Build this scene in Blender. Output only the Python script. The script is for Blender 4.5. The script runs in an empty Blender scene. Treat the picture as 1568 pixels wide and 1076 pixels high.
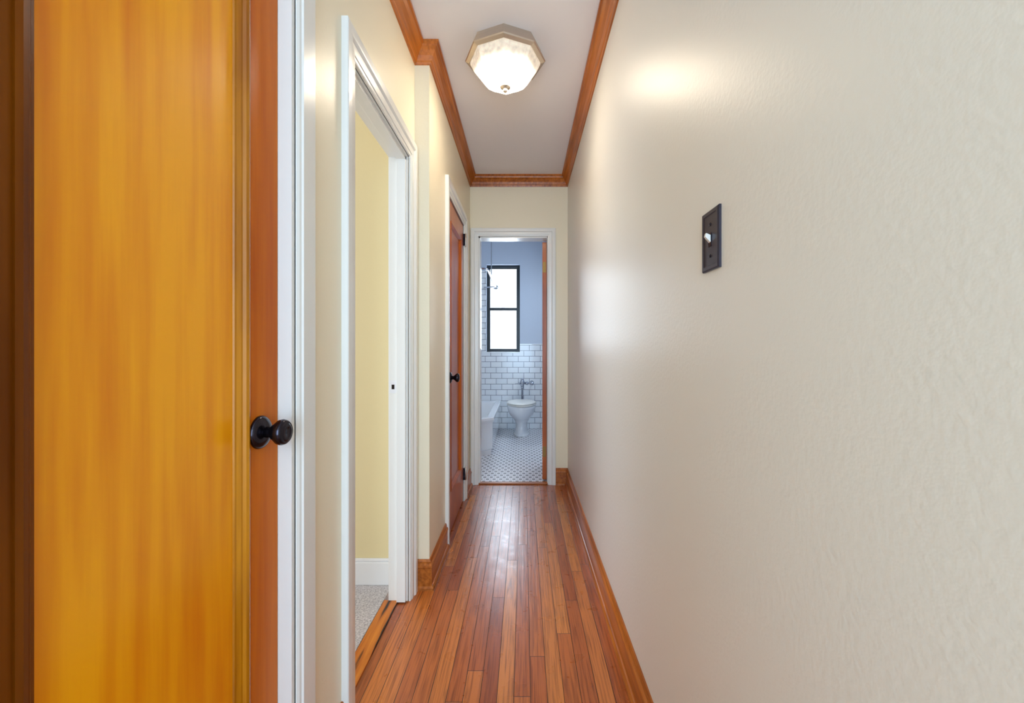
import bpy, bmesh, math, random
from mathutils import Vector, Matrix
random.seed(3)
S = bpy.context.scene
try:
    S.view_settings.view_transform = 'Standard'
    S.view_settings.look = 'None'
except Exception as e:
    print(e)

# ------------------------------------------------------------ dimensions
CAMZ = 1.12
XR, XL, XN = 0.36, -0.44, -0.508       # right wall, far-left wall, near-left wall
YJ, D, YB = 1.978, 3.476, -1.6         # jog, end wall, behind camera
H = 2.52
XO = -0.592                            # back side of left wall
BY0, BY1 = D + 0.12, 5.87              # bathroom
BXL, BXR, BH = -1.09, 0.62, 2.75

# ------------------------------------------------------------ materials
def lin(r, g, b):
    f = lambda c: (c/255/12.92) if c/255 <= 0.04045 else ((c/255+0.055)/1.055)**2.4
    return (f(r), f(g), f(b), 1)

def newmat(name):
    m = bpy.data.materials.new(name); m.use_nodes = True
    nt = m.node_tree
    return m, nt, nt.nodes, nt.links, nt.nodes['Principled BSDF']

def paint(name, col, rough=0.4, bump=0.0, bscale=120, var=0.03, coat=0.0, spec=0.5):
    m, nt, N, L, p = newmat(name)
    tc = N.new('ShaderNodeTexCoord')
    n = N.new('ShaderNodeTexNoise'); n.inputs['Scale'].default_value = 2.5
    L.new(tc.outputs['Object'], n.inputs['Vector'])
    mx = N.new('ShaderNodeMix'); mx.data_type = 'RGBA'
    mx.inputs['A'].default_value = col
    mx.inputs['B'].default_value = tuple(c*(1-var*3) for c in col[:3]) + (1,)
    L.new(n.outputs['Fac'], mx.inputs['Factor'])
    L.new(mx.outputs['Result'], p.inputs['Base Color'])
    p.inputs['Roughness'].default_value = rough
    p.inputs['Specular IOR Level'].default_value = spec
    p.inputs['Coat Weight'].default_value = coat
    if bump > 0:
        n2 = N.new('ShaderNodeTexNoise'); n2.inputs['Scale'].default_value = bscale
        n2.inputs['Detail'].default_value = 2
        L.new(tc.outputs['Object'], n2.inputs['Vector'])
        b = N.new('ShaderNodeBump'); b.inputs['Strength'].default_value = bump
        b.inputs['Distance'].default_value = 0.004
        L.new(n2.outputs['Fac'], b.inputs['Height'])
        L.new(b.outputs['Normal'], p.inputs['Normal'])
    return m

def wood(name, c1, c2, axis='Z', rough=0.3, fine=60, coat=0.1, streak=0.35, dark=None, spec=0.35):
    m, nt, N, L, p = newmat(name)
    tc = N.new('ShaderNodeTexCoord'); mp = N.new('ShaderNodeMapping')
    s = [1, 1, 1]; s['XYZ'.index(axis)] = 0.06
    mp.inputs['Scale'].default_value = s
    L.new(tc.outputs['Object'], mp.inputs['Vector'])
    n = N.new('ShaderNodeTexNoise'); n.inputs['Scale'].default_value = fine
    n.inputs['Detail'].default_value = 4
    L.new(mp.outputs['Vector'], n.inputs['Vector'])
    n2 = N.new('ShaderNodeTexNoise'); n2.inputs['Scale'].default_value = 5
    n2.inputs['Detail'].default_value = 2; n2.inputs['Distortion'].default_value = 0.6
    mp2 = N.new('ShaderNodeMapping'); s2 = [1, 1, 1]; s2['XYZ'.index(axis)] = 0.35
    mp2.inputs['Scale'].default_value = s2
    L.new(tc.outputs['Object'], mp2.inputs['Vector']); L.new(mp2.outputs['Vector'], n2.inputs['Vector'])
    ad = N.new('ShaderNodeMix'); ad.data_type = 'FLOAT'
    ad.inputs['Factor'].default_value = streak
    L.new(n2.outputs['Fac'], ad.inputs['A']); L.new(n.outputs['Fac'], ad.inputs['B'])
    r = N.new('ShaderNodeValToRGB')
    r.color_ramp.elements[0].position = 0.33; r.color_ramp.elements[0].color = c2
    r.color_ramp.elements[1].position = 0.62; r.color_ramp.elements[1].color = c1
    if dark:
        r.color_ramp.elements[0].color = dark; r.color_ramp.elements[0].position = 0.43
        e = r.color_ramp.elements.new(0.475); e.color = c2
    L.new(ad.outputs['Result'], r.inputs['Fac'])
    L.new(r.outputs['Color'], p.inputs['Base Color'])
    p.inputs['Roughness'].default_value = rough
    p.inputs['Specular IOR Level'].default_value = spec
    p.inputs['Coat Weight'].default_value = coat
    p.inputs['Coat Roughness'].default_value = 0.15
    return m

def metal(name, col, rough=0.3, metallic=1.0):
    m, nt, N, L, p = newmat(name)
    tc = N.new('ShaderNodeTexCoord'); n = N.new('ShaderNodeTexNoise'); n.inputs['Scale'].default_value = 40
    L.new(tc.outputs['Object'], n.inputs['Vector'])
    mr = N.new('ShaderNodeMapRange'); mr.inputs['To Min'].default_value = rough*0.8; mr.inputs['To Max'].default_value = rough*1.2
    L.new(n.outputs['Fac'], mr.inputs['Value']); L.new(mr.outputs['Result'], p.inputs['Roughness'])
    p.inputs['Base Color'].default_value = col; p.inputs['Metallic'].default_value = metallic
    return m

def floor_mat():
    m, nt, N, L, p = newmat('hardwood_strips')
    tc = N.new('ShaderNodeTexCoord'); sp = N.new('ShaderNodeSeparateXYZ')
    L.new(tc.outputs['Object'], sp.inputs[0])
    def M(op, a, b=None, c=None):
        n = N.new('ShaderNodeMath'); n.operation = op
        for i, v in enumerate((a, b, c)):
            if v is None: continue
            if isinstance(v, (int, float)): n.inputs[i].default_value = v
            else: L.new(v, n.inputs[i])
        return n.outputs[0]
    def wn(v):
        n = N.new('ShaderNodeTexWhiteNoise'); n.noise_dimensions = '1D'; L.new(v, n.inputs['W']); return n.outputs['Value']
    Wd = 0.054
    u = M('DIVIDE', M('ADD', sp.outputs['X'], 5.0), Wd)
    row = M('FLOOR', u); fu = M('SUBTRACT', u, row)
    off = M('MULTIPLY', wn(row), 7.3)
    v = M('ADD', M('DIVIDE', M('ADD', sp.outputs['Y'], 5.0), 1.05), off)
    col = M('FLOOR', v); fv = M('SUBTRACT', v, col)
    rid = wn(M('ADD', M('MULTIPLY', row, 13.37), M('MULTIPLY', col, 3.71)))
    eu = M('MULTIPLY', M('MINIMUM', fu, M('SUBTRACT', 1.0, fu)), Wd)
    ev = M('MULTIPLY', M('MINIMUM', fv, M('SUBTRACT', 1.0, fv)), 1.05)
    e = M('MINIMUM', eu, ev)
    sm = N.new('ShaderNodeMapRange'); sm.inputs['From Min'].default_value = 0.0004; sm.inputs['From Max'].default_value = 0.0016
    sm.inputs['To Min'].default_value = 0.0; sm.inputs['To Max'].default_value = 1.0
    L.new(e, sm.inputs['Value'])
    r0 = N.new('ShaderNodeValToRGB'); cr = r0.color_ramp
    cr.elements[0].position = 0.0; cr.elements[0].color = lin(164, 82, 34)
    cr.elements[1].position = 1.0; cr.elements[1].color = lin(216, 136, 66)
    for pos, cc in ((0.25, lin(178, 92, 38)), (0.55, lin(188, 102, 44)), (0.8, lin(200, 114, 50))):
        x = cr.elements.new(pos); x.color = cc
    L.new(rid, r0.inputs['Fac'])
    cb = N.new('ShaderNodeCombineXYZ')
    L.new(sp.outputs['X'], cb.inputs['X']); L.new(M('MULTIPLY', sp.outputs['Y'], 0.035), cb.inputs['Y']); L.new(M('MULTIPLY', rid, 9.0), cb.inputs['Z'])
    n = N.new('ShaderNodeTexNoise'); n.inputs['Scale'].default_value = 150; n.inputs['Detail'].default_value = 5; n.inputs['Distortion'].default_value = 0.4
    L.new(cb.outputs[0], n.inputs['Vector'])
    r = N.new('ShaderNodeValToRGB')
    r.color_ramp.elements[0].position = 0.34; r.color_ramp.elements[0].color = (0.48, 0.38, 0.30, 1)
    r.color_ramp.elements[1].position = 0.56; r.color_ramp.elements[1].color = (1.04, 1.02, 1, 1)
    L.new(n.outputs['Fac'], r.inputs['Fac'])
    mx = N.new('ShaderNodeMix'); mx.data_type = 'RGBA'; mx.blend_type = 'MULTIPLY'; mx.inputs['Factor'].default_value = 0.8
    L.new(r0.outputs['Color'], mx.inputs['A']); L.new(r.outputs['Color'], mx.inputs['B'])
    ms = N.new('ShaderNodeMix'); ms.data_type = 'RGBA'; ms.inputs['A'].default_value = lin(50, 20, 10)
    L.new(sm.outputs[0], ms.inputs['Factor']); L.new(mx.outputs['Result'], ms.inputs['B'])
    L.new(ms.outputs['Result'], p.inputs['Base Color'])
    n3 = N.new('ShaderNodeTexNoise'); n3.inputs['Scale'].default_value = 14
    L.new(tc.outputs['Object'], n3.inputs['Vector'])
    mr = N.new('ShaderNodeMapRange'); mr.inputs['To Min'].default_value = 0.20; mr.inputs['To Max'].default_value = 0.40
    L.new(n3.outputs['Fac'], mr.inputs['Value']); L.new(mr.outputs['Result'], p.inputs['Roughness'])
    b = N.new('ShaderNodeBump'); b.inputs['Strength'].default_value = 0.5; b.inputs['Distance'].default_value = 0.0015
    L.new(sm.outputs[0], b.inputs['Height'])
    b2 = N.new('ShaderNodeBump'); b2.inputs['Strength'].default_value = 0.3; b2.inputs['Distance'].default_value = 0.003
    n4 = N.new('ShaderNodeTexNoise'); n4.inputs['Scale'].default_value = 45
    L.new(cb.outputs[0], n4.inputs['Vector']); L.new(n4.outputs['Fac'], b2.inputs['Height'])
    L.new(b.outputs['Normal'], b2.inputs['Normal']); L.new(b2.outputs['Normal'], p.inputs['Normal'])
    p.inputs['Specular IOR Level'].default_value = 0.5
    p.inputs['Coat Weight'].default_value = 0.3; p.inputs['Coat Roughness'].default_value = 0.22
    return m

def tile_mat(name, axes):
    m, nt, N, L, p = newmat(name)
    tc = N.new('ShaderNodeTexCoord'); sp = N.new('ShaderNodeSeparateXYZ'); cb = N.new('ShaderNodeCombineXYZ')
    L.new(tc.outputs['Object'], sp.inputs[0])
    L.new(sp.outputs[axes[0]], cb.inputs['X']); L.new(sp.outputs[axes[1]], cb.inputs['Y'])
    br = N.new('ShaderNodeTexBrick'); L.new(cb.outputs[0], br.inputs['Vector'])
    br.inputs['Scale'].default_value = 1; br.inputs['Brick Width'].default_value = 0.152
    br.inputs['Row Height'].default_value = 0.077; br.inputs['Mortar Size'].default_value = 0.0032
    br.inputs['Color1'].default_value = lin(242, 244, 248); br.inputs['Color2'].default_value = lin(234, 238, 244)
    br.inputs['Mortar'].default_value = lin(120, 124, 136)
    L.new(br.outputs['Color'], p.inputs['Base Color'])
    p.inputs['Roughness'].default_value = 0.15
    b = N.new('ShaderNodeBump'); b.inputs['Strength'].default_value = 0.3; b.inputs['Distance'].default_value = 0.002; b.invert = True
    L.new(br.outputs['Fac'], b.inputs['Height']); L.new(b.outputs['Normal'], p.inputs['Normal'])
    return m

def mosaic_mat():
    m, nt, N, L, p = newmat('mosaic_floor_tile')
    tc = N.new('ShaderNodeTexCoord'); sp = N.new('ShaderNodeSeparateXYZ')
    L.new(tc.outputs['Object'], sp.inputs[0])
    def M(op, a, b=None):
        n = N.new('ShaderNodeMath'); n.operation = op
        for i, v in enumerate((a, b)):
            if v is None: continue
            if isinstance(v, (int, float)): n.inputs[i].default_value = v
            else: L.new(v, n.inputs[i])
        return n.outputs[0]
    PX, PY = 0.056, 0.056
    v = M('DIVIDE', sp.outputs['Y'], PY)
    row = M('FLOOR', v)
    sh = M('MULTIPLY', M('MODULO', row, 2.0), 0.5)
    ay = M('ABSOLUTE', M('SUBTRACT', M('FRACT', v), 0.5))
    u = M('ADD', M('ADD', M('DIVIDE', sp.outputs['X'], PX), 40.0), sh)
    ax = M('ABSOLUTE', M('SUBTRACT', M('FRACT', u), 0.5))
    dot = M('LESS_THAN', M('MAXIMUM', ax, ay), 0.22)
    gx = M('GREATER_THAN', M('MAXIMUM', ax, ay), 0.475)
    mx = N.new('ShaderNodeMix'); mx.data_type = 'RGBA'
    mx.inputs['A'].default_value = lin(240, 238, 242); mx.inputs['B'].default_value = lin(170, 168, 176)
    L.new(gx, mx.inputs['Factor'])
    m2 = N.new('ShaderNodeMix'); m2.data_type = 'RGBA'; m2.inputs['B'].default_value = lin(44, 42, 50)
    L.new(mx.outputs['Result'], m2.inputs['A']); L.new(dot, m2.inputs['Factor'])
    L.new(m2.outputs['Result'], p.inputs['Base Color']); p.inputs['Roughness'].default_value = 0.3
    return m

def carpet_mat():
    m, nt, N, L, p = newmat('carpet')
    tc = N.new('ShaderNodeTexCoord'); n = N.new('ShaderNodeTexNoise'); n.inputs['Scale'].default_value = 150; n.inputs['Detail'].default_value = 4
    L.new(tc.outputs['Object'], n.inputs['Vector'])
    r = N.new('ShaderNodeValToRGB')
    r.color_ramp.elements[0].position = 0.35; r.color_ramp.elements[0].color = lin(162, 156, 158)
    r.color_ramp.elements[1].position = 0.65; r.color_ramp.elements[1].color = lin(214, 208, 208)
    L.new(n.outputs['Fac'], r.inputs['Fac']); L.new(r.outputs['Color'], p.inputs['Base Color'])
    p.inputs['Roughness'].default_value = 1
    b = N.new('ShaderNodeBump'); b.inputs['Strength'].default_value = 0.6; b.inputs['Distance'].default_value = 0.004
    L.new(n.outputs['Fac'], b.inputs['Height']); L.new(b.outputs['Normal'], p.inputs['Normal'])
    return m

WALLR = paint('pale_semigloss_wall', lin(234, 231, 224), 0.40, 0.13, 100, 0.005, spec=0.55)
WALL = paint('cream_wall', lin(248, 236, 208), 0.38, 0.10, 110, 0.005)
YELLOW = paint('yellow_room_wall', lin(228, 212, 166), 0.5, 0.1, 110, 0.005)
CEIL = paint('ceiling_paint', lin(246, 242, 244), 0.6, 0.05, 80, 0.005)
BATHP = paint('bathroom_blue_grey_paint', lin(200, 210, 226), 0.5, 0.05, 80, 0.005)
TRIM = paint('white_trim_enamel', lin(240, 239, 234), 0.25, 0.05, 25, 0.005, coat=0.15)
TRIMB = paint('white_baseboard', lin(238, 238, 240), 0.3)
WOODT = wood('oak_trim', lin(202, 118, 48), lin(140, 70, 20), 'Y', 0.3, 70, 0.1, 0.6)
WOODX = wood('oak_trim_cross', lin(206, 122, 52), lin(150, 76, 24), 'X', 0.3, 70, 0.15, 0.6)
PANEL = wood('door_panel_wood', lin(254, 172, 10), lin(230, 130, 0), 'Z', 0.28, 34, 0.1, 0.55)
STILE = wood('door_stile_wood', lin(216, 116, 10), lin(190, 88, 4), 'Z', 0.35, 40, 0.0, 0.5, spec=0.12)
STILED = wood('door_dark_wood', lin(140, 76, 6), lin(98, 46, 2), 'Z', 0.4, 30, 0.0, 0.5, spec=0.15)  # darker brown, covers the hinge stile and the near side of the moulding
MOULD = wood('door_moulding_wood', lin(210, 138, 12), lin(150, 82, 4), 'Z', 0.25, 60, 0.2, 0.4)
REDDOOR = wood('red_door_wood', lin(200, 106, 42), lin(166, 76, 22), 'Z', 0.3, 50, 0.1, 0.4)
THRESH = wood('threshold_wood', lin(222, 136, 44), lin(186, 98, 24), 'Y', 0.35, 45, 0.15, 0.6, dark=lin(40, 20, 8))
FLOOR = floor_mat(); CARPET = carpet_mat(); MOSAIC = mosaic_mat()
TILEXZ = tile_mat('subway_tile_xz', ('X', 'Z')); TILEYZ = tile_mat('subway_tile_yz', ('Y', 'Z'))
BRONZE = metal('oil_rubbed_bronze', lin(52, 48, 56), 0.15, 0.9)
PLATE = metal('switch_plate_bronze', lin(72, 70, 82), 0.3, 0.85)
NICKEL = metal('brushed_nickel', lin(206, 194, 180), 0.4)
BRASS = metal('aged_brass', lin(150, 118, 70), 0.5)
CHROME = metal('chrome', lin(190, 194, 204), 0.15)
PORC = paint('porcelain', lin(244, 246, 250), 0.1, coat=0.5, var=0.003)
PLASTIC = paint('white_plastic', lin(235, 232, 225), 0.3)
BLACKF = paint('black_window_frame', lin(26, 38, 48), 0.35)

def glow_glass():
    m, nt, N, L, p = newmat('lamp_glass')
    tc = N.new('ShaderNodeTexCoord')
    w = N.new('ShaderNodeTexNoise'); w.inputs['Scale'].default_value = 55; w.inputs['Detail'].default_value = 3
    L.new(tc.outputs['Object'], w.inputs['Vector'])
    mr = N.new('ShaderNodeMapRange'); mr.inputs['From Min'].default_value = 0.3; mr.inputs['From Max'].default_value = 0.7
    mr.inputs['To Min'].default_value = 0.7; mr.inputs['To Max'].default_value = 1.3
    L.new(w.outputs['Fac'], mr.inputs['Value'])
    sp = N.new('ShaderNodeSeparateXYZ'); L.new(tc.outputs['Object'], sp.inputs[0])
    zr = N.new('ShaderNodeMapRange'); zr.inputs['From Min'].default_value = H-0.075; zr.inputs['From Max'].default_value = H-0.165
    zr.inputs['To Min'].default_value = 0.0; zr.inputs['To Max'].default_value = 1.0
    L.new(sp.outputs['Z'], zr.inputs['Value'])
    pw = N.new('ShaderNodeMath'); pw.operation = 'POWER'; pw.inputs[1].default_value = 4.0
    L.new(zr.outputs[0], pw.inputs[0])
    ma = N.new('ShaderNodeMath'); ma.operation = 'MULTIPLY_ADD'; ma.inputs[1].default_value = 62; ma.inputs[2].default_value = 0.5
    L.new(pw.outputs[0], ma.inputs[0])
    mu = N.new('ShaderNodeMath'); mu.operation = 'MULTIPLY'
    L.new(mr.outputs[0], mu.inputs[0]); L.new(ma.outputs[0], mu.inputs[1])
    p.inputs['Base Color'].default_value = (0.5, 0.45, 0.38, 1)
    p.inputs['Roughness'].default_value = 0.2
    p.inputs['Emission Color'].default_value = (1.0, 0.86, 0.67, 1)
    L.new(mu.outputs[0], p.inputs['Emission Strength'])
    return m
GLOW = glow_glass()

def pane_mat(name, t):
    m = bpy.data.materials.new(name); m.use_nodes = True
    N, L = m.node_tree.nodes, m.node_tree.links
    N.remove(N['Principled BSDF']); out = N['Material Output']
    tr = N.new('ShaderNodeBsdfTransparent'); tr.inputs[0].default_value = (t, t, t*1.0, 1)
    tl = N.new('ShaderNodeBsdfGlossy'); tl.inputs['Roughness'].default_value = 0.1
    mx = N.new('ShaderNodeMixShader'); mx.inputs[0].default_value = 0.06
    L.new(tr.outputs[0], mx.inputs[1]); L.new(tl.outputs[0], mx.inputs[2]); L.new(mx.outputs[0], out.inputs[0])
    return m
PANE = pane_mat('window_glass', 0.97)

# ------------------------------------------------------------ geometry helpers
def finish(name, verts, faces, mat, parent=None, smooth=False, bevel=0.0):
    me = bpy.data.meshes.new(name); me.from_pydata([tuple(v) for v in verts], [], faces); me.update()
    ob = bpy.data.objects.new(name, me); S.collection.objects.link(ob)
    mats = mat if isinstance(mat, (list, tuple)) else [mat]
    for mm in mats: me.materials.append(mm)
    bm = bmesh.new(); bm.from_mesh(me); bmesh.ops.recalc_face_normals(bm, faces=bm.faces); bm.to_mesh(me); bm.free()
    if smooth:
        for p in me.polygons: p.use_smooth = True
    if bevel > 0:
        b = ob.modifiers.new('bevel', 'BEVEL'); b.width = bevel; b.segments = 2; b.limit_method = 'ANGLE'
    if parent is not None:
        ob.parent = parent
        ob.matrix_parent_inverse = Matrix.Translation(parent.location).inverted()
    return ob

def empty(name, loc):
    e = bpy.data.objects.new(name, None); e.location = loc; e.empty_display_size = 0.1
    S.collection.objects.link(e); return e

BF = [(0,1,3,2),(4,6,7,5),(0,4,5,1),(2,3,7,6),(0,2,6,4),(1,5,7,3)]
def boxes(name, bl, mat, parent=None, bevel=0.0):
    V, F = [], []
    for (x0,x1,y0,y1,z0,z1) in bl:
        o = len(V)
        V += [(x,y,z) for x in (x0,x1) for y in (y0,y1) for z in (z0,z1)]
        F += [tuple(o+i for i in f) for f in BF]
    return finish(name, V, F, mat, parent, bevel=bevel)

def loft(name, rings, mat, parent=None, cap=True, smooth=False, bevel=0, loop=False):
    V, F = [], []; n = len(rings[0])
    for r in rings: V += list(r)
    K = len(rings)
    for k in range(K if loop else K-1):
        for i in range(n):
            a, b = k*n+i, k*n+(i+1) % n; k2 = (k+1) % K
            F.append((a, b, k2*n+(i+1) % n, k2*n+i))
    if cap and not loop:
        F.append(tuple(range(n))); F.append(tuple((K-1)*n+i for i in range(n)))
    return finish(name, V, F, mat, parent, smooth, bevel)

def frame(name, a0, a1, z0, z1, prof, mp, mat, parent=None, closed=False):
    rings = []
    cs = [lambda u:(a0-u, z0 - (u if closed else 0)), lambda u:(a0-u, z1+u), lambda u:(a1+u, z1+u), lambda u:(a1+u, z0 - (u if closed else 0))]
    for c in cs:
        rings.append([mp(c(u)[0], c(u)[1], w) for u, w in prof])
    return loft(name, rings, mat, parent, cap=not closed, loop=closed)

def sweep(name, pts, prof, mat, parent=None):
    rings = []; P = [Vector(p) for p in pts]
    for i, p in enumerate(P):
        ns = []
        if i > 0: t = (p-P[i-1]).normalized(); ns.append(Vector((-t.y, t.x)))
        if i < len(P)-1: t = (P[i+1]-p).normalized(); ns.append(Vector((-t.y, t.x)))
        if len(ns) == 2:
            m = ns[0]+ns[1]; m = m / (m.dot(ns[0]))
        else: m = ns[0]
        rings.append([(p.x+m.x*d, p.y+m.y*d, z) for d, z in prof])
    return loft(name, rings, mat, parent)

def lathe(name, prof, origin, axis, mat, parent=None, n=32, smooth=True):
    ax = Vector(axis).normalized(); u = ax.orthogonal().normalized(); v = ax.cross(u); o = Vector(origin)
    rings = [[o+ax*h+(u*math.cos(2*math.pi*i/n)+v*math.sin(2*math.pi*i/n))*max(r, 1e-4) for i in range(n)] for r, h in prof]
    return loft(name, rings, mat, parent, smooth=smooth)

def tube(name, pts, r, mat, parent=None, cyc=False):
    cu = bpy.data.curves.new(name, 'CURVE'); cu.dimensions = '3D'; cu.bevel_depth = r; cu.bevel_resolution = 4; cu.use_fill_caps = True
    sp = cu.splines.new('POLY'); sp.points.add(len(pts)-1)
    for i, p in enumerate(pts): sp.points[i].co = (*p, 1)
    sp.use_cyclic_u = cyc
    cu.materials.append(mat)
    tmp = bpy.data.objects.new(name+'_c', cu); S.collection.objects.link(tmp)
    bpy.context.view_layer.update()
    me = bpy.data.meshes.new_from_object(tmp.evaluated_get(bpy.context.evaluated_depsgraph_get()))
    bpy.data.objects.remove(tmp)
    ob = bpy.data.objects.new(name, me); S.collection.objects.link(ob)
    for p in me.polygons: p.use_smooth = True
    if not me.materials: me.materials.append(mat)
    if parent is not None:
        ob.parent = parent; ob.matrix_parent_inverse = Matrix.Translation(parent.location).inverted()
    return ob

# ------------------------------------------------------------ openings
D1y0, D1y1, D1z = 0.345, 0.945, 2.0        # closet door in near-left wall
D2y0, D2y1, D2z = 1.262, 1.875, 1.965      # open doorway
D3y0, D3y1, D3z = 2.46, 3.10, 2.01         # closed door far left
Bx0, Bx1, Bz = -0.369, 0.196, 2.03         # bathroom doorway
Wx0, Wx1, Wz0, Wz1 = -0.515, -0.054, 1.048, 2.267

# ------------------------------------------------------------ shell
boxes('floor', [(XO, XR+0.1, YB, D+0.02, -0.05, 0)], FLOOR)
boxes('floor_bathroom', [(BXL-0.1, BXR+0.1, D+0.02, BY1+0.1, -0.05, 0.0)], MOSAIC)
boxes('floor_bedroom', [(-2.7, XO-0.025, YB, YJ+0.022, -0.05, 0.008)], CARPET)
boxes('door_threshold', [(XO-0.025, XN-0.045, D2y0, D2y1, -0.004, 0.006)], THRESH, bevel=0.002)
boxes('door_saddle', [(Bx0, Bx1, D-0.01, D+0.04, 0.0005, 0.012)], WOODX, bevel=0.004)
boxes('ceiling', [(XO, XR+0.1, YB, D, H, H+0.08)], CEIL)
boxes('ceiling_bedroom', [(-2.7, XO, YB, YJ+0.02, H, H+0.08)], CEIL)
boxes('ceiling_bathroom', [(BXL-0.1, BXR+0.1, D, BY1+0.1, BH, BH+0.08)], BATHP)
boxes('wall_right', [(XR, XR+0.1, YB, D, 0, H)], WALLR)
boxes('wall_left', [(XO, XN, YB, D1y0, 0, H), (XO, XN, D1y0, D1y1, D1z, H), (XO, XN, D1y1, D2y0, 0, H),
                    (XO, XN, D2y0, D2y1, D2z, H), (XO, XN, D2y1, YJ, 0, H),
                    (XO, XL, YJ, D3y0, 0, H), (XO, XL, D3y0, D3y1, D3z, H), (XO, XL, D3y1, D, 0, H),
                    (XO, XO+0.02, D3y0, D3y1, 0, D3z), (XO, XO+0.008, D1y0, D1y1, 0, D1z)], WALL)
boxes('wall_back', [(BXL-0.1, Bx0, D, BY0, 0, BH), (Bx1, BXR+0.1, D, BY0, 0, BH), (Bx0, Bx1, D, BY0, Bz, BH)], WALL)
boxes('wall_bedroom', [(-2.7, XO, YJ+0.022, YJ+0.1, 0, H), (-2.7, XO, YB-0.1, YB, 0, H)], YELLOW)
boxes('wall_bathroom_left', [(BXL-0.1, BXL, BY0, BY1, 0, BH)], BATHP)
boxes('wall_bathroom_right', [(BXR, BXR+0.1, BY0, BY1, 0, BH)], BATHP)
boxes('wall_bathroom_back', [(BXL-0.1, Wx0, BY1, BY1+0.14, 0, BH), (Wx1, BXR+0.1, BY1, BY1+0.14, 0, BH),
                             (Wx0, Wx1, BY1, BY1+0.14, 0, Wz0), (Wx0, Wx1, BY1, BY1+0.14, Wz1, BH)], BATHP)
boxes('wall_bathroom_tile', [(Wx0-0.004, BXR, BY1-0.012, BY1, 0, Wz0), (Wx1, BXR, BY1-0.012, BY1, Wz0, 1.156),
                       (BXL, Wx0-0.004, BY1-0.012, BY1, 0, 2.18)], TILEXZ)
boxes('wall_bathroom_tile_left', [(BXL, BXL+0.012, BY0, BY1-0.012, 0, 2.18)], TILEYZ)
boxes('trim_8', [(Wx1, BXR, BY1-0.018, BY1, 1.156, 1.172)], PORC, bevel=0.003)

# ------------------------------------------------------------ crown and baseboards
cz = H
crown = [(0, cz-0.085), (0.007, cz-0.085), (0.010, cz-0.076), (0.014, cz-0.072), (0.022, cz-0.052), (0.034, cz-0.034),
         (0.044, cz-0.024), (0.046, cz-0.016), (0.053, cz-0.013), (0.053, cz), (0, cz)]
sweep('trim_1', [(XR, YB), (XR, D), (XL, D), (XL, YJ), (XN, YJ), (XN, YB)], crown, WOODT)
base = [(0, 0), (0.026, 0), (0.025, 0.010), (0.019, 0.018), (0.014, 0.02), (0.014, 0.098), (0.017, 0.102), (0.016, 0.110), (0.009, 0.118),
        (0.009, 0.126), (0.005, 0.135), (0, 0.135)]
CW = 0.08
sweep('baseboard_right', [(XR, YB), (XR, D), (Bx1+0.066, D)], base, WOODT)
sweep('baseboard_left', [(XL, D3y0-CW), (XL, YJ), (XN, YJ)], base, WOODT)
sweep('baseboard_left.001', [(XL, D-0.001), (XL, D3y1+CW)], base, WOODT)
sweep('baseboard_left.002', [(XN, D2y0-CW), (XN, D1y1+0.072)], base, WOODT)
boxes('baseboard_bedroom', [(-2.7, XO-0.0, YJ+0.006, YJ+0.022, 0.008, 0.115), (-2.7, XO-0.0, YJ+0.011, YJ+0.022, 0.115, 0.13)], TRIMB, bevel=0.003)

# ------------------------------------------------------------ casings
def casprof(W, T):
    return [(0, -0.004), (0, T*0.35), (W*0.06, T*0.45), (W*0.16, T*0.48), (W*0.18, T*0.62), (W*0.40, T*0.66), (W*0.50, T*0.66), (W*0.54, T*0.80),
            (W*0.60, T*0.98), (W*0.68, T), (W*0.96, T), (W, T*0.9), (W, -0.004)]
L1 = lambda x: (lambda a, z, w: (x+w, a, z))
frame('trim_2', D2y0, D2y1, 0, D2z, casprof(CW, 0.020), L1(XN), TRIM)
frame('trim_3', D1y0, D1y1, 0, D1z, [(0,-0.004),(0,0.002),(0.006,0.006),(0.012,0.007),(0.015,0.011),(0.068,0.011),(0.072,0.008),(0.072,-0.004)], L1(XN), TRIM)
frame('trim_4', D3y0, D3y1, 0, D3z, casprof(CW, 0.020), L1(XL), TRIM)
frame('trim_5', Bx0, Bx1, 0, Bz, casprof(0.064, 0.022), lambda a, z, w: (a, D-w, z), TRIM)
# jambs
JS = XO+0.035
boxes('trim_6', [(XO-0.004, XN-0.002, D2y1-0.006, D2y1+0.002, 0.006, D2z), (XO-0.004, XN-0.002, D2y0-0.002, D2y0+0.006, 0.006, D2z),
                 (XO-0.004, XN-0.002, D2y0, D2y1, D2z-0.006, D2z+0.002),
                 (JS, XN-0.010, D2y1-0.020, D2y1-0.006, 0.006, D2z-0.006), (JS, XN-0.010, D2y0+0.006, D2y0+0.020, 0.006, D2z-0.006),
                 (JS, XN-0.010, D2y0+0.006, D2y1-0.006, D2z-0.020, D2z-0.006)], TRIM, bevel=0.001)
boxes('trim_7', [(XO+0.02, XN-0.002, D1y1-0.012, D1y1, 0, D1z), (Bx0, Bx0+0.012, D+0.002, BY0, 0.0, Bz), (Bx1-0.004, Bx1, D+0.002, BY0, 0, Bz),
                 (Bx0, Bx1, D+0.002, BY0, Bz-0.012, Bz),
                 (XO+0.02, XL-0.002, D3y1-0.008, D3y1, 0, D3z), (XO+0.02, XL-0.002, D3y0, D3y0+0.008, 0, D3z)], TRIM)
sp = empty('strike_plate', (XO+0.017, D2y1-0.007, 0.947))
boxes('plate', [(XO+0.002, XO+0.033, D2y1-0.0078, D2y1-0.006, 0.92, 0.975)], TRIMB, sp)
boxes('latch_hole', [(XO+0.011, XO+0.023, D2y1-0.0086, D2y1-0.0077, 0.937, 0.957)], BRONZE, sp)

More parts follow.
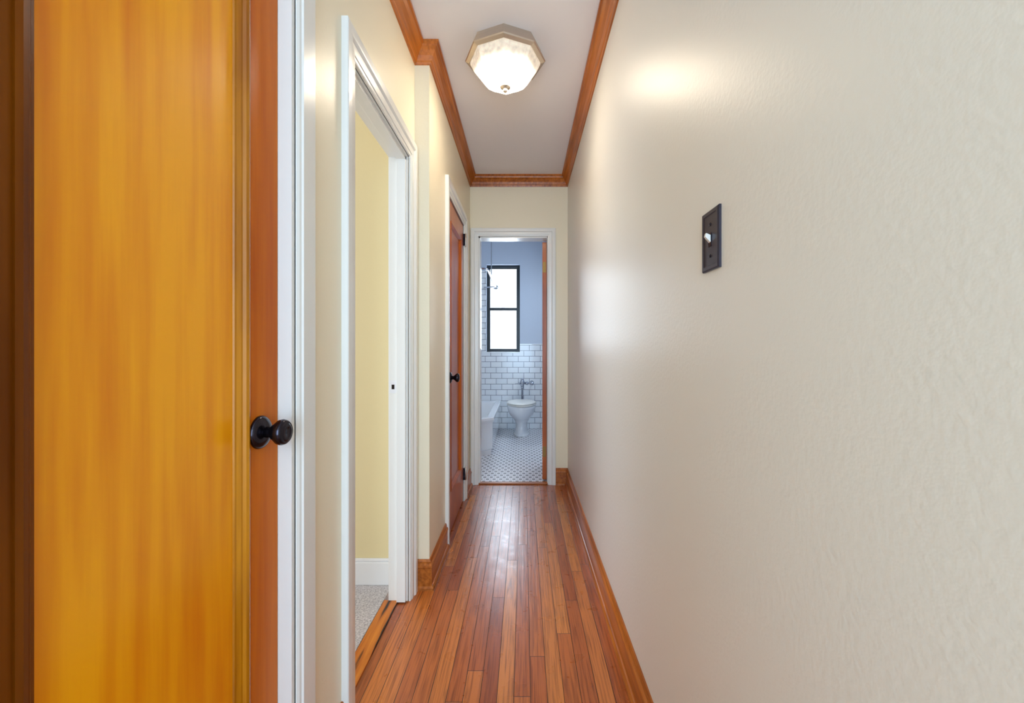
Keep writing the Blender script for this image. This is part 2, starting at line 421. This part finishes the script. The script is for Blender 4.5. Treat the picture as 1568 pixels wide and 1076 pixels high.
# ------------------------------------------------------------ doors
def knob(parent, origin, axis, s=1.0, mat=BRONZE):
    lathe('knob_rosette', [(0.0, 0), (0.034*s, 0), (0.034*s, 0.003), (0.0315*s, 0.0075), (0.027*s, 0.0105), (0.020*s, 0.0135), (0.0125*s, 0.015)], origin, axis, mat, parent)
    lathe('knob', [(0.0115*s, 0.012), (0.0105*s, 0.022), (0.012*s, 0.026), (0.0155*s, 0.028), (0.0155*s, 0.0305), (0.020*s, 0.034), (0.0250*s, 0.040), (0.0265*s, 0.047),
                   (0.0245*s, 0.053), (0.021*s, 0.0565), (0.0195*s, 0.0555), (0.018*s, 0.057), (0.011*s, 0.059), (0.010*s, 0.0578), (0.0, 0.059)], origin, axis, mat, parent)

fx = -0.54
d1 = empty('door_1', (fx-0.017, 0.64, 0.0))
y0, y1, z0, z1 = 0.35, 0.932, 0.008, 1.994
py0, py1, pz0, pz1 = 0.450, 0.832, 0.26, 1.86
boxes('stile_lock', [(fx-0.035, fx, py1, y1, z0, z1)], STILE, d1, bevel=0.0015)
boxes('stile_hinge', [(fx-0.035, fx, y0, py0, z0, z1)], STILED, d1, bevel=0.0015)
boxes('rails', [(fx-0.035, fx, py0, py1, z0, pz0), (fx-0.035, fx, py0, py1, pz1, z1)], STILE, d1)
boxes('panel', [(fx-0.024, fx-0.012, py0, py1, pz0, pz1)], PANEL, d1)
pm = frame('panel_moulding', py0, py1, pz0, pz1, [(0.002, 0), (0.002, 0.003), (-0.004, 0.005), (-0.010, 0.003), (-0.013, -0.002), (-0.017, -0.003), (-0.022, -0.008), (-0.026, -0.009), (-0.028, -0.0125), (0.0, -0.013)],
      L1(fx), MOULD, d1, closed=True)
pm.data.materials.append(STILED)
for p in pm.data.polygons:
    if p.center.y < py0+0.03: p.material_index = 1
knob(d1, (fx, 0.868, 0.947), (1, 0, 0))
boxes('latch', [(fx-0.024, fx-0.010, y1-0.001, y1+0.0006, 0.92, 0.975)], BRONZE, d1)

fx = XL - 0.002
d2 = empty('door_2', (fx-0.017, 2.78, 0.0))
y0, y1, z0, z1 = D3y0+0.010, D3y1-0.010, 0.01, D3z-0.004
boxes('stiles_and_rails', [(fx-0.035, fx, y0, y0+0.1, z0, z1), (fx-0.035, fx, y1-0.1, y1, z0, z1), (fx-0.035, fx, y0+0.1, y1-0.1, z0, z0+0.24), (fx-0.035, fx, y0+0.1, y1-0.1, z1-0.12, z1)], REDDOOR, d2)
boxes('panel', [(fx-0.024, fx-0.012, y0+0.1, y1-0.1, z0+0.24, z1-0.12)], REDDOOR, d2)
frame('panel_moulding', y0+0.1, y1-0.1, z0+0.24, z1-0.12, [(0.002, 0), (0.002, 0.003), (-0.006, 0.004), (-0.014, -0.003), (-0.022, -0.012), (0, -0.013)], L1(fx), REDDOOR, d2, closed=True)
knob(d2, (fx, y0+0.065, 0.94), (1, 0, 0))
for i, hz in enumerate((1.905, 0.20)):
    lathe('hinge_%d' % (i+1), [(0, -0.05), (0.003, -0.048), (0.006, -0.044), (0.006, 0.044), (0.003, 0.048), (0, 0.05)], (fx+0.018, D3y1+0.002, hz), (0, 0, 1), NICKEL, d2, 16)
    boxes('hinge_leaf_%d' % (i+1), [(fx+0.0, fx+0.016, D3y1-0.016, D3y1-0.001, hz-0.042, hz+0.042)], BRONZE, d2)

# bathroom door, swung open into the bathroom
d3 = empty('door_3', (0.19, BY0-0.01, 0.0))
ang = math.radians(6)
bx = 0.19
w = 0.54
ya = BY0-0.03
parts = [boxes('stiles_and_rails', [(bx-0.034, bx, ya, ya+0.1, 0.012, 2.005), (bx-0.034, bx, ya+w-0.1, ya+w, 0.012, 2.005), (bx-0.034, bx, ya+0.1, ya+w-0.1, 0.012, 0.25), (bx-0.034, bx, ya+0.1, ya+w-0.1, 1.88, 2.005)], REDDOOR),
         boxes('panel', [(bx-0.023, bx-0.011, ya+0.1, ya+w-0.1, 0.25, 1.88)], REDDOOR),
         boxes('hinge_leafs', [(bx-0.030, bx-0.004, ya-0.0012, ya+0.001, 0.2, 0.29), (bx-0.030, bx-0.004, ya-0.0012, ya+0.001, 1.75, 1.84)], BRASS)]
Mr = Matrix.Translation((bx, ya, 0)) @ Matrix.Rotation(-ang, 4, 'Z') @ Matrix.Translation((-bx, -ya, 0))
for p in parts:
    p.data.transform(Mr); p.parent = d3; p.matrix_parent_inverse = Matrix.Translation(d3.location).inverted()

# ------------------------------------------------------------ light switch
sw = empty('light_switch', (XR, 0.809, 1.325))
yc, zc = 0.8085, 1.3247
def rect(x, hy, hz): return [(x, yc-hy, zc-hz), (x, yc+hy, zc-hz), (x, yc+hy, zc+hz), (x, yc-hy, zc+hz)]
loft('plate', [rect(XR, .0355, .0575), rect(XR-0.004, .0355, .0575), rect(XR-0.0065, .033, .055), rect(XR-0.0065, .027, .049), rect(XR-0.005, .0255, .0475)], PLATE, sw)
boxes('toggle_slot', [(XR-0.0062, XR-0.004, yc-0.006, yc+0.006, zc-0.013, zc+0.013)], BRONZE, sw)
loft('toggle', [[(XR-0.005, yc-.0045, zc-.006), (XR-0.005, yc+.0045, zc-.006), (XR-0.005, yc+.0045, zc+.009), (XR-0.005, yc-.0045, zc+.009)],
                [(XR-0.016, yc-.0035, zc+.006), (XR-0.016, yc+.0035, zc+.006), (XR-0.014, yc+.0035, zc+.013), (XR-0.014, yc-.0035, zc+.013)]], PLASTIC, sw, bevel=0.001)
for i, dz in enumerate((0.030, -0.030)):
    lathe('screw_%d' % (i+1), [(0, 0), (0.0035, 0), (0.003, 0.0015), (0, 0.002)], (XR-0.0048, yc, zc+dz), (-1, 0, 0), BRONZE, sw, 16)

# ------------------------------------------------------------ ceiling lamp
LX, LY = -0.087, 2.0
lamp = empty('ceiling_light', (LX, LY, H))
def octo(r, z):
    return [(LX+r*math.cos(i*math.pi/4), LY+r*math.sin(i*math.pi/4), z) for i in range(8)]
loft('frame', [octo(.168, H), octo(.168, H-.012), octo(.174, H-.016), octo(.187, H-.044), octo(.189, H-.050), octo(.186, H-.055), octo(.170, H-.062), octo(.166, H-.060), octo(.165, H-.045)], NICKEL, lamp)
loft('glass_bowl', [octo(.165, H-.056), octo(.164, H-.068), octo(.148, H-.100), octo(.120, H-.131), octo(.084, H-.157), octo(.042, H-.170), octo(.012, H-.174)], GLOW, lamp)
lathe('finial', [(0, 0.002), (0.026, 0.0), (0.024, -0.005), (0.012, -0.009), (0.009, -0.013), (0.012, -0.018), (0.010, -0.023), (0.004, -0.028), (0, -0.030)], (LX, LY, H-.172), (0, 0, 1), NICKEL, lamp, 24)

# ------------------------------------------------------------ bathroom window
wn = empty('window_1', ((Wx0+Wx1)/2, BY1+0.08, Wz0))
wy0, wy1 = BY1+0.05, BY1+0.10
t = 0.034; zm = 1.655
boxes('outer_frame', [(Wx0, Wx0+t, wy0, wy1, Wz0, Wz1), (Wx1-t, Wx1, wy0, wy1, Wz0, Wz1), (Wx0+t, Wx1-t, wy0, wy1, Wz1-t, Wz1), (Wx0+t, Wx1-t, wy0, wy1, Wz0, Wz0+t)], BLACKF, wn)
boxes('lower_sash', [(Wx0+t, Wx0+t+.014, wy0+.01, wy0+.03, Wz0+t, zm+.02), (Wx1-t-.014, Wx1-t, wy0+.01, wy0+.03, Wz0+t, zm+.02),
                     (Wx0+t+.014, Wx1-t-.014, wy0+.01, wy0+.03, zm-.018, zm+.02), (Wx0+t+.014, Wx1-t-.014, wy0+.01, wy0+.03, Wz0+t, Wz0+t+.02)], BLACKF, wn)
boxes('upper_sash', [(Wx0+t, Wx0+t+.012, wy0+.03, wy1, zm, Wz1-t), (Wx1-t-.012, Wx1-t, wy0+.03, wy1, zm, Wz1-t), (Wx0+t+.012, Wx1-t-.012, wy0+.03, wy1, Wz1-t-.014, Wz1-t)], BLACKF, wn)
boxes('sash_lock', [(-0.31, -0.26, wy0, wy0+.012, zm+.005, zm+.02)], BRONZE, wn)
boxes('lower_glass', [(Wx0+t+.014, Wx1-t-.014, wy0+.018, wy0+.021, Wz0+t+.02, zm-.018)], PANE, wn)
boxes('upper_glass', [(Wx0+t+.012, Wx1-t-.012, wy0+.038, wy0+.041, zm+.02, Wz1-t-.014)], PANE, wn)
boxes('sill', [(Wx0-.004, Wx1+.004, BY1-.016, wy0, Wz0-.002, Wz0+.012)], PORC, wn, bevel=0.003)

# ------------------------------------------------------------ bathtub
tb = empty('bathtub', (-0.7, 5.1, 0))
def tub_ring(ins, z):
    x0, x1, ya_, yb_ = BXL+0.014, -0.31, 4.28, BY1-0.014
    c = 0.17
    return [(x0+ins, ya_+ins, z), (x1-c-ins*0.414, ya_+ins, z), (x1-ins, ya_+c+ins*0.414, z), (x1-ins, yb_-ins, z), (x0+ins, yb_-ins, z)]
loft('tub_body', [tub_ring(.035, 0.0), tub_ring(.03, .05), tub_ring(.02, .06), tub_ring(.016, .33), tub_ring(.006, .35), tub_ring(0, .365), tub_ring(.004, .385), tub_ring(.015, .392),
                  tub_ring(.07, .390), tub_ring(.085, .375), tub_ring(.13, .12), tub_ring(.2, .08)], PORC, tb)

# ------------------------------------------------------------ shower rod
sr = empty('shower_curtain_rod', (-0.38, 5.05, 1.95))
rx, ry0, rz = -0.385, 4.45, 1.95
pts = [(BXL+.014, ry0, rz), (rx-.08, ry0, rz)]
for i in range(1, 8):
    a = -math.pi/2 + i*math.pi/16
    pts.append((rx-.08+.08*math.cos(a), ry0+.08+.08*math.sin(a), rz))
pts += [(rx, ry0+.08, rz), (rx, BY1-.014, rz)]
tube('rod', pts, 0.0125, CHROME, sr)
tube('ceiling_support', [(rx, 5.04, rz), (rx, 5.04, BH)], 0.006, CHROME, sr)
tube('diagonal_brace', [(rx, BY1-.08, rz), (rx-.16, BY1-.013, rz+0.0)], 0.008, CHROME, sr)
lathe('wall_flange', [(0.012, 0), (0.03, 0.004), (0.03, 0.014)], (rx, BY1-.027, rz), (0, 1, 0), CHROME, sr)
lathe('ceiling_flange', [(0.006, 0), (0.025, 0.012), (0.025, 0.02)], (rx, 5.04, BH-.02), (0, 0, 1), CHROME, sr)

# ------------------------------------------------------------ toilet
TX = -0.03
to = empty('toilet', (TX, 5.45, 0))
def egg(cx, cy, z, rx_, rf, rb, n=36):
    out = []
    for i in range(n):
        a = 2*math.pi*i/n; s, c = math.sin(a), math.cos(a)
        out.append((cx+rx_*s*(1-0.08*max(0, c)), cy-(rf if c > 0 else rb)*c, z))
    return out
loft('bowl', [egg(TX, 5.50, 0, .105, .20, .22), egg(TX, 5.50, .02, .105, .20, .22), egg(TX, 5.50, .035, .088, .18, .21), egg(TX, 5.50, .10, .075, .15, .20), egg(TX, 5.50, .16, .078, .15, .20),
              egg(TX, 5.48, .21, .105, .19, .21), egg(TX, 5.46, .26, .148, .25, .23), egg(TX, 5.45, .31, .172, .28, .25), egg(TX, 5.45, .36, .182, .295, .26), egg(TX, 5.45, .385, .185, .30, .26),
              egg(TX, 5.45, .392, .180, .295, .255)], PORC, to, smooth=True)
loft('seat', [egg(TX, 5.45, .394, .185, .302, .23), egg(TX, 5.45, .398, .190, .308, .235), egg(TX, 5.45, .408, .190, .308, .235), egg(TX, 5.45, .412, .184, .302, .23)], PLASTIC, to, smooth=False, bevel=0.001)
loft('lid', [egg(TX, 5.45, .4135, .184, .302, .23), egg(TX, 5.45, .418, .188, .306, .234), egg(TX, 5.45, .426, .186, .304, .232), egg(TX, 5.45, .433, .165, .28, .21), egg(TX, 5.45, .436, .10, .2, .14)], PLASTIC, to, smooth=True)
boxes('seat_hinge', [(TX-.085, TX-.055, 5.675, 5.70, .39, .43), (TX+.055, TX+.085, 5.675, 5.70, .39, .43)], PLASTIC, to, bevel=0.004)
FY = BY1-0.10
lathe('flush_tube', [(0.014, .385), (0.014, .56), (0.020, .565), (0.020, .59), (0.014, .595)], (TX+.01, FY, 0), (0, 0, 1), CHROME, to, 20)
lathe('spud_flange', [(0.014, .415), (0.03, .402), (0.03, .385)], (TX+.01, FY, 0), (0, 0, 1), CHROME, to, 20)
lathe('flush_valve_body', [(0.0, .59), (0.022, .59), (0.026, .61), (0.022, .635), (0.03, .64), (0.03, .665), (0.022, .672), (0.022, .69), (0.012, .703), (0, .705)], (TX+.01, FY, 0), (0, 0, 1), CHROME, to, 24)
lathe('supply_pipe', [(0.014, -.015), (0.014, .05), (0.022, .052), (0.022, .075), (0.013, .078), (0.013, .11), (0.024, .112), (0.024, .15), (0.018, .155), (0, .157)], (TX+.01, FY, .635), (1, 0, 0), CHROME, to, 20)
lathe('handle', [(0.010, .015), (0.010, .035), (0.016, .037), (0.016, .048), (0.006, .052), (0.006, .085), (0.009, .095), (0, .1)], (TX+.01, FY, .635), (-1, 0, -.1), CHROME, to, 20)
lathe('wall_pipe', [(0.013, 0), (0.013, .075), (0.03, .08), (0.03, .0875)], (TX+.14, FY, .635), (0, 1, 0), CHROME, to, 20)

# ------------------------------------------------------------ lights & world
W = bpy.data.worlds.new('world'); S.world = W; W.use_nodes = True
bg = W.node_tree.nodes['Background']; bg.inputs[0].default_value = (0.80, 0.90, 1.0, 1); bg.inputs[1].default_value = 1.6

def area(name, loc, target, sx, sy, power, col):
    l = bpy.data.lights.new(name, 'AREA'); l.shape = 'RECTANGLE'; l.size = sx; l.size_y = sy; l.energy = power; l.color = col
    o = bpy.data.objects.new(name, l); S.collection.objects.link(o); o.location = loc
    o.rotation_euler = (Vector(target)-Vector(loc)).to_track_quat('-Z', 'Y').to_euler()
    return o
area('daylight_bathroom_window', (-0.285, BY1+0.30, 1.72), (-0.285, 0, 1.35), 0.6, 1.3, 33, (0.72, 0.86, 1.0))
area('bathroom_fill', (BXR-0.06, 4.75, 2.05), (-0.6, 4.9, 1.1), 0.5, 0.15, 10, (0.76, 0.88, 1.0))  # added unseen fill light to brighten the bathroom, no fixture here
area('daylight_entry', (-0.05, YB-0.25, 1.4), (-0.05, 3, 1.5), 1.0, 2.0, 60, (0.50, 0.75, 1.0))
area('bedroom_fill', (-2.75, 0.6, 1.5), (-0.6, 1.2, 1.1), 1.6, 1.5, 15, (0.95, 0.96, 1.0))  # unseen area light added at the bedroom's open side, no window modelled

# ------------------------------------------------------------ camera
cam = bpy.data.cameras.new('camera'); co = bpy.data.objects.new('camera', cam); S.collection.objects.link(co)
cam.sensor_fit = 'HORIZONTAL'; cam.sensor_width = 36; cam.lens = 36*650/1568
cam.shift_x = -18/1568; cam.shift_y = -6/1568; cam.clip_start = 0.02
co.location = (0, 0, CAMZ); co.rotation_euler = (math.pi/2, 0, 0)
S.camera = co
